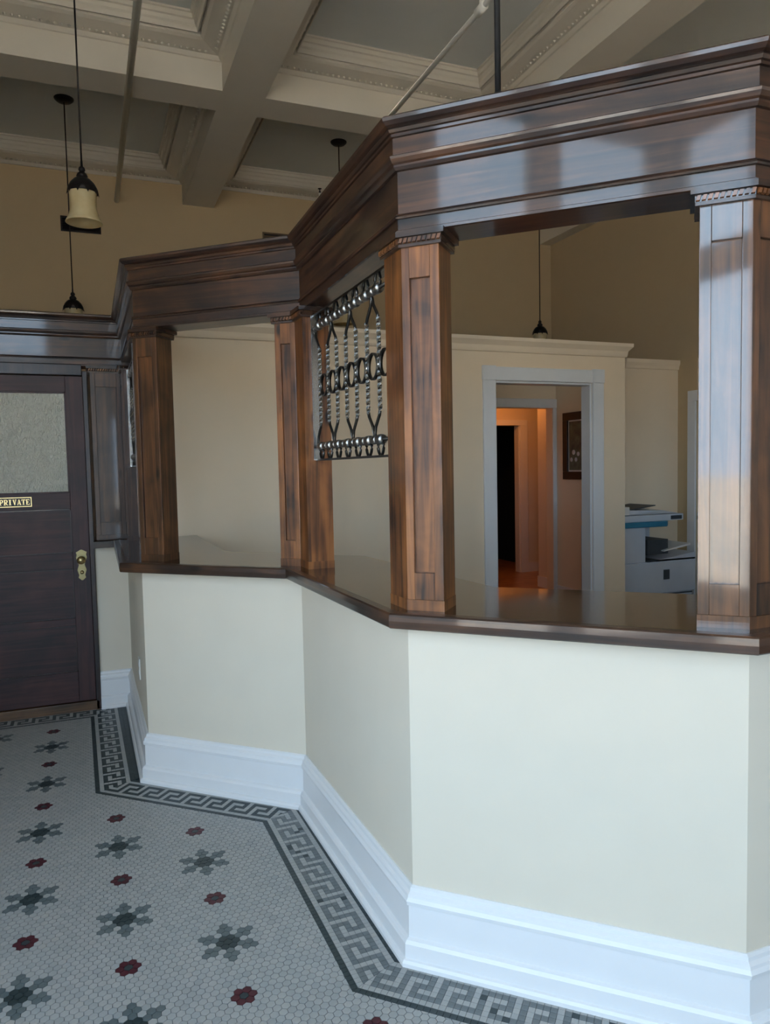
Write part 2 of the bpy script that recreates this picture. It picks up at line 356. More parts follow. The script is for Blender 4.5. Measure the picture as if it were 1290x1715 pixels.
for i in range(0, len(xs), 2):
    for j in range(0, len(ys), 2):
        x0, x1, y0, y1 = xs[i], xs[i+1], ys[j], ys[j+1]
        if x1 - x0 < .6 or y1 - y0 < .6: continue
        loop = [(x0, y0), (x0, y1), (x1, y1), (x1, y0)]        # clockwise: right side is inward
        for s in range(4):
            a, b = loop[s], loop[(s+1) % 4]; d = (Vector(b)-Vector(a)).normalized(); n = Vector((d.y, -d.x)); V = []
            for q, sg in ((Vector(a), 1), (Vector(b), -1)):
                for o, z in PROF:
                    w = q + n*o + d*(o*sg); V.append((w.x, w.y, z))
            m = len(PROF); F = [(t, (t+1) % m, m+(t+1) % m, m+t) for t in range(m)]
            MB().add(V, F).build('coffer_moulding', M_CEIL, ceil)
            if y1 > 3 and x1 > -1.0:                            # egg-and-dart and bead rows
                Lg = (Vector(b)-Vector(a)).length; k = int((Lg-.2)/.043)
                for t in range(k):
                    c = Vector(a) + d*(.1+.043*(t+.5)*(Lg-.2)/(k*.043)) + n*.055
                    stuff_eggs.add([(c.x+ex, c.y+ey, 4.532+ez) for ex, ey, ez in ((0,0,-.02),(.014,0,0),(0,.014,0),(-.014,0,0),(0,-.014,0),(0,0,.012))],
                        [(0,2,1),(0,3,2),(0,4,3),(0,1,4),(5,1,2),(5,2,3),(5,3,4),(5,4,1)], True)
                k2 = int((Lg-.4)/.10)
                for t in range(k2):
                    c = Vector(a) + d*(.2+(Lg-.4)*(t+.5)/k2) + n*.184
                    stuff_eggs.add([(c.x+ex, c.y+ey, 4.59+ez) for ex, ey, ez in ((0,0,-.016),(.011,0,0),(0,.011,0),(-.011,0,0),(0,-.011,0))],
                        [(0,2,1),(0,3,2),(0,4,3),(0,1,4)], True)
stuff_eggs.build('egg_and_dart_ornament', M_CEIL, ceil, kind='stuff')

# ---- back partition with the door and the cased opening
PT = 0.12
wp = empty('wall_back', (0.2, YB, 0), kind='structure')
op0, op1, opz = 2.976, 3.905, 2.18
wdr = empty('wall_door', (-0.5, YB, 0), kind='structure')
MB().box(XL, -0.96, YB, YB+PT, 0, 2.195).build('wall_section', M_DRY, wdr)
MB().box(0.02, 0.385, YB, YB+PT, 0, 1.045).build('wall_section', M_DRY, wdr)
MB().box(0.385, op0, YB, YB+PT, 0, 2.40).build('wall_section', M_OFF, wp)
MB().box(0.02, 0.385, YB+.115, YB+.118, 1.045, 2.195).build('stub_back_board', M_WV, wdr)
MB().box(op0, op1, YB, YB+PT, opz, 2.40).build('wall_section', M_OFF, wp)
MB().box(op1, 4.247, YB, YB+PT, 0, 2.40).build('wall_section', M_OFF, wp)
capl = [(0.39, YB), (4.247, YB), (4.247, YB+PT)]
CAPP = [(0, 2.40), (.012, 2.405), (.016, 2.42), (.02, 2.45), (.035, 2.468), (.05, 2.485), (.052, 2.512), (-.06, 2.512), (-.06, 2.40)]
for i in range(2): sweep_seg(mb := MB(), capl, i, CAPP).build('partition_cap_moulding', M_OFF, wp)
# office walls beyond
wo = empty('wall_office', (4.93, 5.85, 0), kind='structure')
MB().box(4.93, XR, 5.85, 5.95, 0, 2.46).build('wall_section', M_OFF, wo)
sweep_seg(MB(), [(4.93, 5.85), (XR, 5.85)], 0, [(0, 2.44), (.012, 2.445), (.016, 2.47), (.03, 2.50), (.032, 2.535), (-.1, 2.535), (-.1, 2.44)]).build('partition_cap_moulding', M_OFF, wo)
MB().box(4.93, 5.03, 5.95, 7.0, 0, 2.5).build('wall_section', M_OFF, wo)
MB().box(2.7, 3.92, 7.0, 7.12, 0, 2.5).build('wall_section', M_OFF, wo)
MB().box(3.92, 4.88, 7.0, 7.12, 2.145, 2.62).build('wall_section', M_OFF, wo)
MB().box(4.88, 5.03, 7.0, 7.12, 0, 2.5).build('wall_section', M_OFF, wo)
MB().box(2.6, 2.7, YB+PT, 7.12, 0, 2.5).build('wall_section', M_OFF, wo)
# corridor behind (lit by its own warm lamp)
wc = empty('wall_corridor', (4.4, 8.0, 0), kind='structure')
MB().box(3.6, 3.7, 7.12, 9.0, 0, 2.58).build('wall_section', M_DRY, wc)
MB().box(5.145, 5.245, 7.12, 7.69, 0, 2.58).build('wall_section', M_DRY, wc)
MB().box(5.245, 6.5, 7.59, 7.69, 0, 2.58).build('wall_section', M_DRY, wc)
MB().box(6.4, 6.5, 7.69, 9.0, 0, 2.58).build('wall_section', M_DRY, wc)
MB().box(3.6, 4.70, 8.815, 8.93, 0, 2.58).build('wall_section', M_DRY, wc)
MB().box(5.60, 6.5, 8.815, 8.93, 0, 2.58).build('wall_section', M_DRY, wc)
MB().box(4.70, 5.60, 8.815, 8.93, 2.06, 2.58).build('wall_section', M_DRY, wc)
MB().box(3.6, 6.5, 7.121, 9.0, 2.58, 2.62).build('corridor_ceiling', M_WHITE, wc)
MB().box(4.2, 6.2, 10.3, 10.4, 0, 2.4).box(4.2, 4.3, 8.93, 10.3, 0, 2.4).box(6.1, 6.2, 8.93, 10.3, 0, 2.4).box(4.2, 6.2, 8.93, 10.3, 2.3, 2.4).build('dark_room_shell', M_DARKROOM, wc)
BBS = [(0, 0), (.016, 0), (.016, .12), (.008, .135), (0, .135)]
bbc = empty('baseboard_corridor', (5.1, 7.5, 0), kind='structure')
MB().box(5.127, 5.145, 7.12, 7.69, 0, .135).build('baseboard_run', M_WHITE, bbc)
MB().box(5.72, 6.4, 8.797, 8.815, 0, .135).build('baseboard_run', M_WHITE, bbc)
bbo = empty('baseboard_office', (4.9, 5.8, 0), kind='structure')
MB().box(4.912, 4.93, 5.95, 7.0, 0, .135).build('baseboard_run', M_WHITE, bbo)
MB().box(5.03, XR, 5.832, 5.85, 0, .135).build('baseboard_run', M_WHITE, bbo)
MB().box(0.66, op0-.12, YB-.018, YB, 0, .2).build('baseboard_run', M_WHITE, bbo)
# casings (trim)
def casing(n, parts, mat=M_WHITE):
    t = empty('trim_%d' % n, parts[0][1], kind='structure')
    for nm, lo, hi in parts:
        MB().box(lo[0], hi[0], lo[1], hi[1], lo[2], hi[2]).build(nm, mat, t, bevel=.004)
casing(1, [('casing_leg', (op0-.108, YB-.022, 0), (op0, YB, opz)), ('casing_leg', (op1, YB-.022, 0), (op1+.108, YB, opz)),
           ('casing_block', (op0-.112, YB-.028, opz), (op0+.004, YB, opz+.112)), ('casing_block', (op1-.004, YB-.028, opz), (op1+.112, YB, opz+.112)),
           ('casing_head', (op0+.004, YB-.022, opz), (op1-.004, YB, opz+.105)),
           ('jamb_lining', (op0, YB, 0), (op0+.018, YB+PT, opz)), ('jamb_lining', (op1-.018, YB, 0), (op1, YB+PT, opz)), ('jamb_lining', (op0+.018, YB, opz-.018), (op1-.018, YB+PT, opz))])
casing(2, [('casing_head', (3.82, 6.98, 2.145), (4.93, 7.0, 2.245)), ('casing_leg', (4.88, 6.985, 0), (4.93, 7.0, 2.145)), ('casing_leg', (3.82, 6.98, 0), (3.92, 7.0, 2.145))])
casing(3, [('casing_head', (4.60, 8.793, 2.06), (5.72, 8.815, 2.135)), ('casing_leg', (5.60, 8.793, 0), (5.72, 8.815, 2.06)), ('casing_leg', (4.60, 8.793, 0), (4.70, 8.815, 2.06)),
           ('jamb_lining', (5.585, 8.815, 0), (5.60, 8.93, 2.06))])
casing(4, [('casing_leg', (XR-.022, 5.6, 0), (XR, 5.70, 2.11)), ('casing_leg', (XR-.022, 4.70, 0), (XR, 4.80, 2.11)), ('casing_head', (XR-.022, 4.70, 2.11), (XR, 5.70, 2.215))])
# side door in the right wall
d2 = empty('door_2', (XR+.05, 5.2, 0), kind='structure')
MB().box(XR+.04, XR+.08, 4.80, 5.60, 0, 2.11).build('door_slab', M_WHITE, d2)

# ---- floor: base slab, hexagon mosaic field, fret border
floor = empty('floor', (0, 2, 0), kind='structure')
TZ = 0.004
MB().box(XL, XR, YF, YFAR, -0.15, -TZ).build('floor_slab', M_GROUT, floor)
MB().prism([(0.24, YB+PT), (0.24, 3.75), (0.90, 3.15), (0.90, 2.03), (1.56, 1.39), (XR, 1.38), (XR, YFAR), (XL, YFAR), (XL, YB+PT)], -TZ, 0).build('office_floorboards', M_OFLOOR, floor)
MB().box(3.6, 6.5, 7.06, 10.4, -.1, .003).build('corridor_floorboards', M_CFLOOR, floor)
BOR = [(XL-.5, 4.862), (-0.047, 4.862), (-0.030, 3.682), (0.637, 3.066), (0.650, 1.942), (1.30, 1.307), (XR+.5, 1.30)]   # field edge of the border
def clip(poly, p, n):
    """keep the part of a convex polygon with (q-p).n >= 0"""
    out = []; m = len(poly)
    for i in range(m):
        a, b = poly[i], poly[(i+1) % m]; da = (a-p).dot(n); db = (b-p).dot(n)
        if da >= 0: out.append(a)
        if (da >= 0) != (db >= 0): out.append(a + (b-a)*(da/(da-db)))
    return out
def px(x, y, z=0):
    d = Vector((x, y, z-CAM_H)); w = d.dot(cF)
    if w < .1: return None
    return 645 + 1228.6*d.dot(cR)/w, 857.5 - 1228.6*d.dot(cU)/w, w
class Stuff:
    def __init__(s, mats): s.V = []; s.F = []; s.m = []; s.mats = mats
    def add(s, P, mi, sides=True):
        n = len(s.V); k = len(P)
        s.V += [(p.x, p.y, 0) for p in P]; s.F.append(tuple(range(n, n+k))); s.m.append(mi)
        if sides:
            s.V += [(p.x, p.y, -TZ) for p in P]
            for i in range(k): s.F.append((n+(i+1) % k, n+i, n+k+i, n+k+(i+1) % k)); s.m.append(mi)
    def build(s, name, parent):
        o = bpy.data.objects.new(name, mesh(name, s.V, s.F, s.mats, s.m)); reg(o, parent); o['kind'] = 'stuff'; return o
TM = M_TW + [M_TG, M_TD, M_TR, M_TF]           # 0-2 white, 3 grey green, 4 dark, 5 red, 6 fret grey
# hexagon field
S = 0.025356; LX, LY = -0.2519, 4.4244
hexr = (S - 0.0018) / math.sqrt(3)
HEX = [Vector((hexr*math.cos(R(30+60*k)), hexr*math.sin(R(30+60*k)))) for k in range(6)]
row = S*math.sqrt(3)/2
def pattern():
    """tile colour by lattice index (i, j): j rows of height row, i along x"""
    star = {(0, 0): 4}
    ax = [(2, 0), (1, 1), (-1, 1), (-2, 0), (-1, -1), (1, -1)]       # nearest neighbours in half-step coordinates
    col = {(0, 0): 4}
    for k in range(6):
        col[ax[k]] = 4
        a, b = ax[k], ax[(k+1) % 6]
        for m, n in ((1, 1), (2, 1), (1, 2), (2, 2)):
            col[(a[0]*m+b[0]*n, a[1]*m+b[1]*n)] = 3
    red = {(0, 0): 4}
    for k in range(6): red[ax[k]] = 5
    return col, red
STAR, RED = pattern()
colour = {}
for ci in range(-8, 5):
    for k in range(-24, 40):
        cx, cy = 24*ci, -12*k                    # half-steps in x, rows in y
        src = STAR if (ci + k) % 2 == 0 else RED
        for (dx, dy), c in src.items(): colour[(cx+dx, cy+dy)] = c
# drop motifs that would run into the border
def inside_field(x, y, m=0.0):
    for i in range(len(BOR)-1):
        a = Vector(BOR[i]); b = Vector(BOR[i+1]); d = (b-a).normalized(); n = Vector((d.y, -d.x))
        pass
    p = Vector((x, y))
    # region on the lobby side of the border polyline: test against the signed distance of the zig-zag
    if y > 4.862 - m: return False
    if y > 3.682: return x < -0.040 - m
    if y > 3.066: return (x + 0.030)*0.678 + (y - 3.682)*0.735 < -m
    if y > 1.942: return x < 0.643 - m
    if y > 1.307: return (x - 0.650)*0.699 + (y - 1.942)*0.716 < -m
    return y < 1.303 - m
keep = {}
for ci in range(-8, 5):
    for k in range(-24, 40):
        keep[(ci, k)] = inside_field(LX + 12*S*ci, LY - 6*math.sqrt(3)*S*k, 0.115 if (ci+k) % 2 == 0 else 0.05)
colour = {}
for (ci, k), ok in keep.items():
    if not ok: continue
    for (dx, dy), c in (STAR if (ci+k) % 2 == 0 else RED).items(): colour[(24*ci+dx, -12*k+dy)] = c
hexes = []; st = Stuff(TM)
j0 = int((YF-LY)/row)-1; j1 = int((4.862-LY)/row)+1
for j in range(j0, j1+1):
    y = LY + j*row
    if y < YF: continue
    i0 = int((XL-LX)/(S/2))
    for i in range(i0, 60*4):
        if (i + j) % 2: continue
        x = LX + i*S/2
        if x > 2.6 or x < XL: continue
        if not inside_field(x, y, -0.022): continue
        c = colour.get((i, j)); c = random.choice((0, 0, 1, 1, 2)) if c is None else c
        full = inside_field(x, y, 0.02)
        q = px(x, y)
        vis = q and -20 < q[0] < 1310 and 1150 < q[1] < 1730
        hexes.append((x, y, c, full, vis, q[2] if q else 99))
def field_clip(P, x, y):
    """pieces of a hexagon on the field side of the border"""
    c = Vector((x, y))
    def nrm(i):
        d = (Vector(BOR[i+1])-Vector(BOR[i])).normalized(); return Vector((d.y, -d.x)), d
    for i in range(1, len(BOR)-1):
        v = Vector(BOR[i])
        if (c-v).length < .04:
            (n1, d1), (n2, d2) = nrm(i-1), nrm(i)
            if d1.x*d2.y-d1.y*d2.x > 0:                 # the field wraps round this corner
                bi = (d1+d2).normalized()
                return [clip(clip(P, v, n1), v, -bi), clip(clip(P, v, n2), v, bi)]
            return [clip(clip(P, v, n1), v, n2)]
    for i in range(len(BOR)-1):
        n, d = nrm(i); a = Vector(BOR[i]); t = (c-a).dot(d)
        if -.01 < t < (Vector(BOR[i+1])-a).length+.01 and abs((c-a).dot(n)) < .03: return [clip(P, a, n)]
    return [P]
near = sorted([h for h in hexes if h[3] and h[4]], key=lambda h: h[5])[:300]
nearset = set((h[0], h[1]) for h in near)
hexmesh = {}
def tile_mesh(name, P, mi):
    k = len(P); V = [(p.x, p.y, TZ) for p in P] + [(p.x, p.y, 0) for p in P]
    F = [tuple(range(k))] + [((i+1) % k, i, k+i, k+(i+1) % k) for i in range(k)]
    return mesh(name, V, F, TM[mi])
for x, y, c, full, vis, w in hexes:
    if (x, y) in nearset:
        if c not in hexmesh: hexmesh[c] = tile_mesh('hexagon_tile', HEX, c)
        o = bpy.data.objects.new('hexagon_tile', hexmesh[c]); reg(o, floor, Matrix.Translation((x, y, -TZ)))
        continue
    P = [Vector((x, y)) + v for v in HEX]
    for Q in ([P] if full else field_clip(P, x, y)):
        if len(Q) >= 3: st.add(Q, c, vis)
st.build('hexagon_tile_field', floor)
# fret border
UA, UT, G = 0.0204, 0.01958, 0.0011
FRET = ['DDDDD', 'WWWWD', 'DDDWD', 'DWDWD', 'DWDDD', 'DWWWW']
bt = []; st = Stuff(TM)
bor_rnd = random.Random(3)
for s in range(0, len(BOR)-1):
    a = Vector(BOR[s]); b = Vector(BOR[s+1]); d = (b-a).normalized(); n = Vector((-d.y, d.x))     # n points to the wall
    Lg = (b-a).length
    nrow = 11 if s in (0, 1) else 9
    def bis(i):
        if i == 0 or i == len(BOR)-1: return None
        d1 = (Vector(BOR[i])-Vector(BOR[i-1])).normalized(); d2 = (Vector(BOR[i+1])-Vector(BOR[i])).normalized()
        return (d1+d2).normalized()
    b0, b1 = bis(s), bis(s+1)
    fretc = 4 if s in (1, 2) else 6
    if s == 0: fretc = 4
    t0 = Lg if s in (1, 2, 3) else 0.0
    kmax = int((Lg+.3)/UT)
    for k in range(-14, kmax):
        tt = k*UT
        if s == 0 and a.x + tt < -1.5: continue
        if s == 5 and tt > 1.6: continue
        for r in range(nrow):
            if r == 0 or r >= 8: c = 4
            elif r in (1, 7): c = bor_rnd.choice((0, 1, 1))
            else:
                ph = int(round((Lg/UT - k))) if s in (1, 2, 3) else k
                ch = FRET[(-ph) % 6 if s in (1, 2, 3) else ph % 6][r-2]
                c = fretc if ch == 'D' else bor_rnd.choice((0, 1, 1))
                if ch == 'D' and c == 6 and bor_rnd.random() < .05: c = 4
            h = G/2
            u0, u1, v0, v1 = tt+h, tt+UT-h, r*UA+h, r*UA+UA-h
            P = [a+d*u0+n*v0, a+d*u1+n*v0, a+d*u1+n*v1, a+d*u0+n*v1]
            Q = P
            if b0 is not None: Q = clip(Q, a + b0*h, b0)
            if b1 is not None and Q: Q = clip(Q, b - b1*h, -b1)
            if len(Q) < 3: continue
            cen = sum(P, Vector((0, 0)))/4; q = px(cen.x, cen.y)
            vis = q and -20 < q[0] < 1310 and 1150 < q[1] < 1730
            bt.append((Q, c, len(Q) == 4 and all((Q[i]-P[i]).length < 1e-6 for i in range(4)), vis, q[2] if q else 99, cen, math.atan2(d.y, d.x)))
near = sorted([i for i, t in enumerate(bt) if t[2] and t[3] and inside_field(t[5].x, t[5].y, -0.19)], key=lambda i: bt[i][4])[:300]
nset = set(near); sqm = {}
SQ = [Vector((-UT/2+G/2, -UA/2+G/2)), Vector((UT/2-G/2, -UA/2+G/2)), Vector((UT/2-G/2, UA/2-G/2)), Vector((-UT/2+G/2, UA/2-G/2))]
for i, (Q, c, full, vis, w, cen, ang) in enumerate(bt):
    if i in nset:
        if c not in sqm: sqm[c] = tile_mesh('border_tile', SQ, c)
        o = bpy.data.objects.new('border_tile', sqm[c]); reg(o, floor, Matrix.Translation((cen.x, cen.y, -TZ)) @ Matrix.Rotation(ang, 4, 'Z'))
    else:
        ar = sum(Q[k].x*Q[(k+1) % len(Q)].y-Q[(k+1) % len(Q)].x*Q[k].y for k in range(len(Q)))
        st.add(Q if ar > 0 else Q[::-1], c, vis)
st.build('fret_border_tiles', floor)

# ---- counter half wall, its baseboard
wcn = empty('wall_counter', (0.87, 2.0, 0), kind='structure')
for i in range(1, 6):
    sweep_seg(MB(), WALL, i, [(0, 0), (0, 1.045), (-.11, 1.045), (-.11, 0)]).build('wall_section', M_DRY, wcn)
bb = empty('baseboard_counter', (0.83, 1.98, 0), kind='structure')
BBP = [(0, 0), (.049, 0), (.049, .012), (.044, .020), (.037, .023), (.036, .066), (.030, .076), (.020, .082), (.019, .180), (.026, .184), (.028, .196), (.022, .206), (.020, .214), (.012, .222), (.010, .232), (.004, .2375), (0, .2375)]
SH = [(0.02, 5.04)] + WALL[1:]
for i in range(0, 6):
    a, b = SH[i], SH[i+1]
    sweep_seg(MB(), SH, i, BBP).build('baseboard_run', M_WHITE, bb, origin=(*a, 0), ang=hd(a, b))

# ================================================================== THINGS
# ---- counter top
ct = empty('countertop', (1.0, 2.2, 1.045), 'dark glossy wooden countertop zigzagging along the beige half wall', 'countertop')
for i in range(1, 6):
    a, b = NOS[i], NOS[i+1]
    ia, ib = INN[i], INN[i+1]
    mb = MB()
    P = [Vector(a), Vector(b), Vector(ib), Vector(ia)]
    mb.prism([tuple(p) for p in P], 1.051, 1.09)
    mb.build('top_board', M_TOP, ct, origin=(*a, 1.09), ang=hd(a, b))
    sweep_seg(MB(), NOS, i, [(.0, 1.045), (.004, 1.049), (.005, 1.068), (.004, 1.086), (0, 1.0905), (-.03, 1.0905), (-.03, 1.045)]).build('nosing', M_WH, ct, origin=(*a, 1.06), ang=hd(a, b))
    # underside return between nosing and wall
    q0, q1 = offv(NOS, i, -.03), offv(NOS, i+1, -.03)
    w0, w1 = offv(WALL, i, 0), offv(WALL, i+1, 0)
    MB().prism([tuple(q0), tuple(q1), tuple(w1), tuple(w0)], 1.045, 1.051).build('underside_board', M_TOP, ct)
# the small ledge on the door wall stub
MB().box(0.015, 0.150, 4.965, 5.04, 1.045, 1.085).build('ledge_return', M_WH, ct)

# ---- piers (columns)
def pier(i, la, lb, label, la_face=True, lb_face=True, th=0.115, wm=None):
    wm = wm or M_WV
    """corner pier on wall vertex i; la back along the previous run, lb along the next"""
    P = Vector(WALL[i]); dp = (Vector(WALL[i-1])-P).normalized(); dn = (Vector(WALL[i+1])-P).normalized()
    n1 = -Vector((-dp.y, dp.x)); n2 = Vector((dn.y, -dn.x))
    # outward normals (to the right of travel)
    t1 = -dp; n1 = Vector((t1.y, -t1.x)); n2 = Vector((dn.y, -dn.x))
    root = empty('wooden_column', (P.x, P.y, 1.09), label, 'column', 'wooden columns on the countertop')
    def plan(off, end):
        pl = [P+dp*(la+end), P, P+dn*(lb+end)]
        o = [offv([tuple(q) for q in pl], k, off) for k in range(3)]
        inn = [offv([tuple(q) for q in pl], k, -th-(off if off > 0 else 0)) for k in range(3)]
        return [tuple(q) for q in o + inn[::-1]]
    ang = hd(P, P+dn)
    MB().prism(plan(-.013, -.0), 1.09, 2.20).build('shaft', wm, root, origin=(P.x, P.y, 1.09), ang=ang)
    MB().prism(plan(.0012, .0012), 1.09, 1.122).build('plinth', wm, root, origin=(P.x, P.y, 1.09), ang=ang)
    # applied frame on each face: stiles and rails around a sunk panel
    for ok, o0, dr, ln, nn in ((la_face, P, dp, la, n1), (lb_face, P, dn, lb, n2)):
        if not ok:
            q1 = o0+dr*ln
            MB().prism([tuple(o0-nn*.0132), tuple(q1-nn*.0132), tuple(q1), tuple(o0)], 1.122, 2.157).build('side_board', wm, root, origin=(o0.x, o0.y, 1.1), ang=ang)
            continue
        def bd(nm, s0, s1, z0, z1):
            q0, q1 = o0+dr*s0, o0+dr*s1
            MB().prism([tuple(q0-nn*.0132), tuple(q1-nn*.0132), tuple(q1), tuple(q0)], z0, z1).build(nm, wm, root, origin=(q0.x, q0.y, z0), ang=ang, bevel=.0012)
        e = 0.024 if ln < .25 else .04
        bd('stile', 0.0, e, 1.122, 2.157); bd('stile', ln-e-.004, ln, 1.122, 2.157)
        bd('rail', e, ln-e-.004, 1.122, 1.203); bd('rail', e, ln-e-.004, 2.067, 2.157)
        q0, q1 = o0+dr*(e+.003), o0+dr*(ln-e-.007)
        MB().prism([tuple(q0-nn*.0132), tuple(q1-nn*.0132), tuple(q1-nn*.0105), tuple(q0-nn*.0105)], 1.206, 2.064).build('panel', wm, root, origin=(q0.x, q0.y, 1.2), ang=ang)
    # capital: bead, rope band, fillet
    cap = empty('capital', (P.x, P.y, 2.155), parent=root)
    MB().prism(plan(.010, .010), 2.155, 2.1625).build('bead', M_WH, cap, origin=(P.x, P.y, 2.155), ang=ang)
    MB().prism(plan(.011, .011), 2.1625, 2.181).build('rope_backing', M_TOP, cap, origin=(P.x, P.y, 2.16), ang=ang)
    MB().prism(plan(.021, .021), 2.181, 2.197).build('fillet', M_WH, cap, origin=(P.x, P.y, 2.18), ang=ang)
    pl = [P+dp*(la+.011), P, P+dn*(lb+.011)]
    pts = [offv([tuple(q) for q in pl], k, .011) for k in range(3)]
    rope = MB()
    for k in range(2):
        a, b = pts[k], pts[k+1]; d = (b-a); Lg = d.length; d.normalize(); n = Vector((d.y, -d.x)); m = max(2, int(Lg/.0135))
        for t in range(m):
            c0 = a + d*(Lg*(t+.15)/m); c1 = a + d*(Lg*(t+.80)/m)
            z0, z1 = 2.164, 2.180
            V = [(c0.x, c0.y, z0), (c0.x+n.x*.006, c0.y+n.y*.006, z0+.002), (c0.x+d.x*.004+n.x*.006, c0.y+d.y*.004+n.y*.006, z1-.002), (c0.x+d.x*.004, c0.y+d.y*.004, z1),
                 (c1.x, c1.y, z0), (c1.x+n.x*.006, c1.y+n.y*.006, z0+.002), (c1.x+d.x*.004+n.x*.006, c1.y+d.y*.004+n.y*.006, z1-.002), (c1.x+d.x*.004, c1.y+d.y*.004, z1)]
            rope.add(V, [(0,1,2,3), (7,6,5,4), (0,4,5,1), (1,5,6,2), (2,6,7,3)])
    rope.build('rope_moulding', M_WV, cap, origin=(P.x, P.y, 2.16), ang=ang)
    return root
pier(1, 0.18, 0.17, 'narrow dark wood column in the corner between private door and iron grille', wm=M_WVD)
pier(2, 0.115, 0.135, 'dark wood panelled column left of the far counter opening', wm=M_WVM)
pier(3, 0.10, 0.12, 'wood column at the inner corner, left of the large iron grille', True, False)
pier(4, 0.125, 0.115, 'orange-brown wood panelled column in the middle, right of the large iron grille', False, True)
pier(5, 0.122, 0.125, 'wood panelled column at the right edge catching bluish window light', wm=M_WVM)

# ---- entablature: one continuous wooden beam with mouldings
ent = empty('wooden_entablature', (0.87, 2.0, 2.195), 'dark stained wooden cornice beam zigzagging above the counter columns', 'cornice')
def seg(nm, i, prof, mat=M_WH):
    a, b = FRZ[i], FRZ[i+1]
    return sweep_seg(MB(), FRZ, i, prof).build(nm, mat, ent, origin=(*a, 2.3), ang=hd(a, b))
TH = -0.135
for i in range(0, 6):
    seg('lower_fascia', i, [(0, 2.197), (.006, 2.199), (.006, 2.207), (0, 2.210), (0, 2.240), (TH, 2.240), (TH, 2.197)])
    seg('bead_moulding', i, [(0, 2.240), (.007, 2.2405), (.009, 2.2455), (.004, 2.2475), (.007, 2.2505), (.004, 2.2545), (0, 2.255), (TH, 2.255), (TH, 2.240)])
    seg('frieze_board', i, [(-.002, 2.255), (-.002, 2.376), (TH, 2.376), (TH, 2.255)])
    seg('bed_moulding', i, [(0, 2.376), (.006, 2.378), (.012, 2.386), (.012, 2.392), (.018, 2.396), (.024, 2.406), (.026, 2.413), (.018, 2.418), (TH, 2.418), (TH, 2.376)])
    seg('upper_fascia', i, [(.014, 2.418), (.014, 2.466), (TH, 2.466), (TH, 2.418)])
    seg('crown_moulding', i, [(.014, 2.466), (.020, 2.468), (.020, 2.476), (.026, 2.478), (.030, 2.486), (.028, 2.490), (.040, 2.494), (.050, 2.503), (.052, 2.512), (.046, 2.518), (TH-.02, 2.518), (TH-.02, 2.466)])

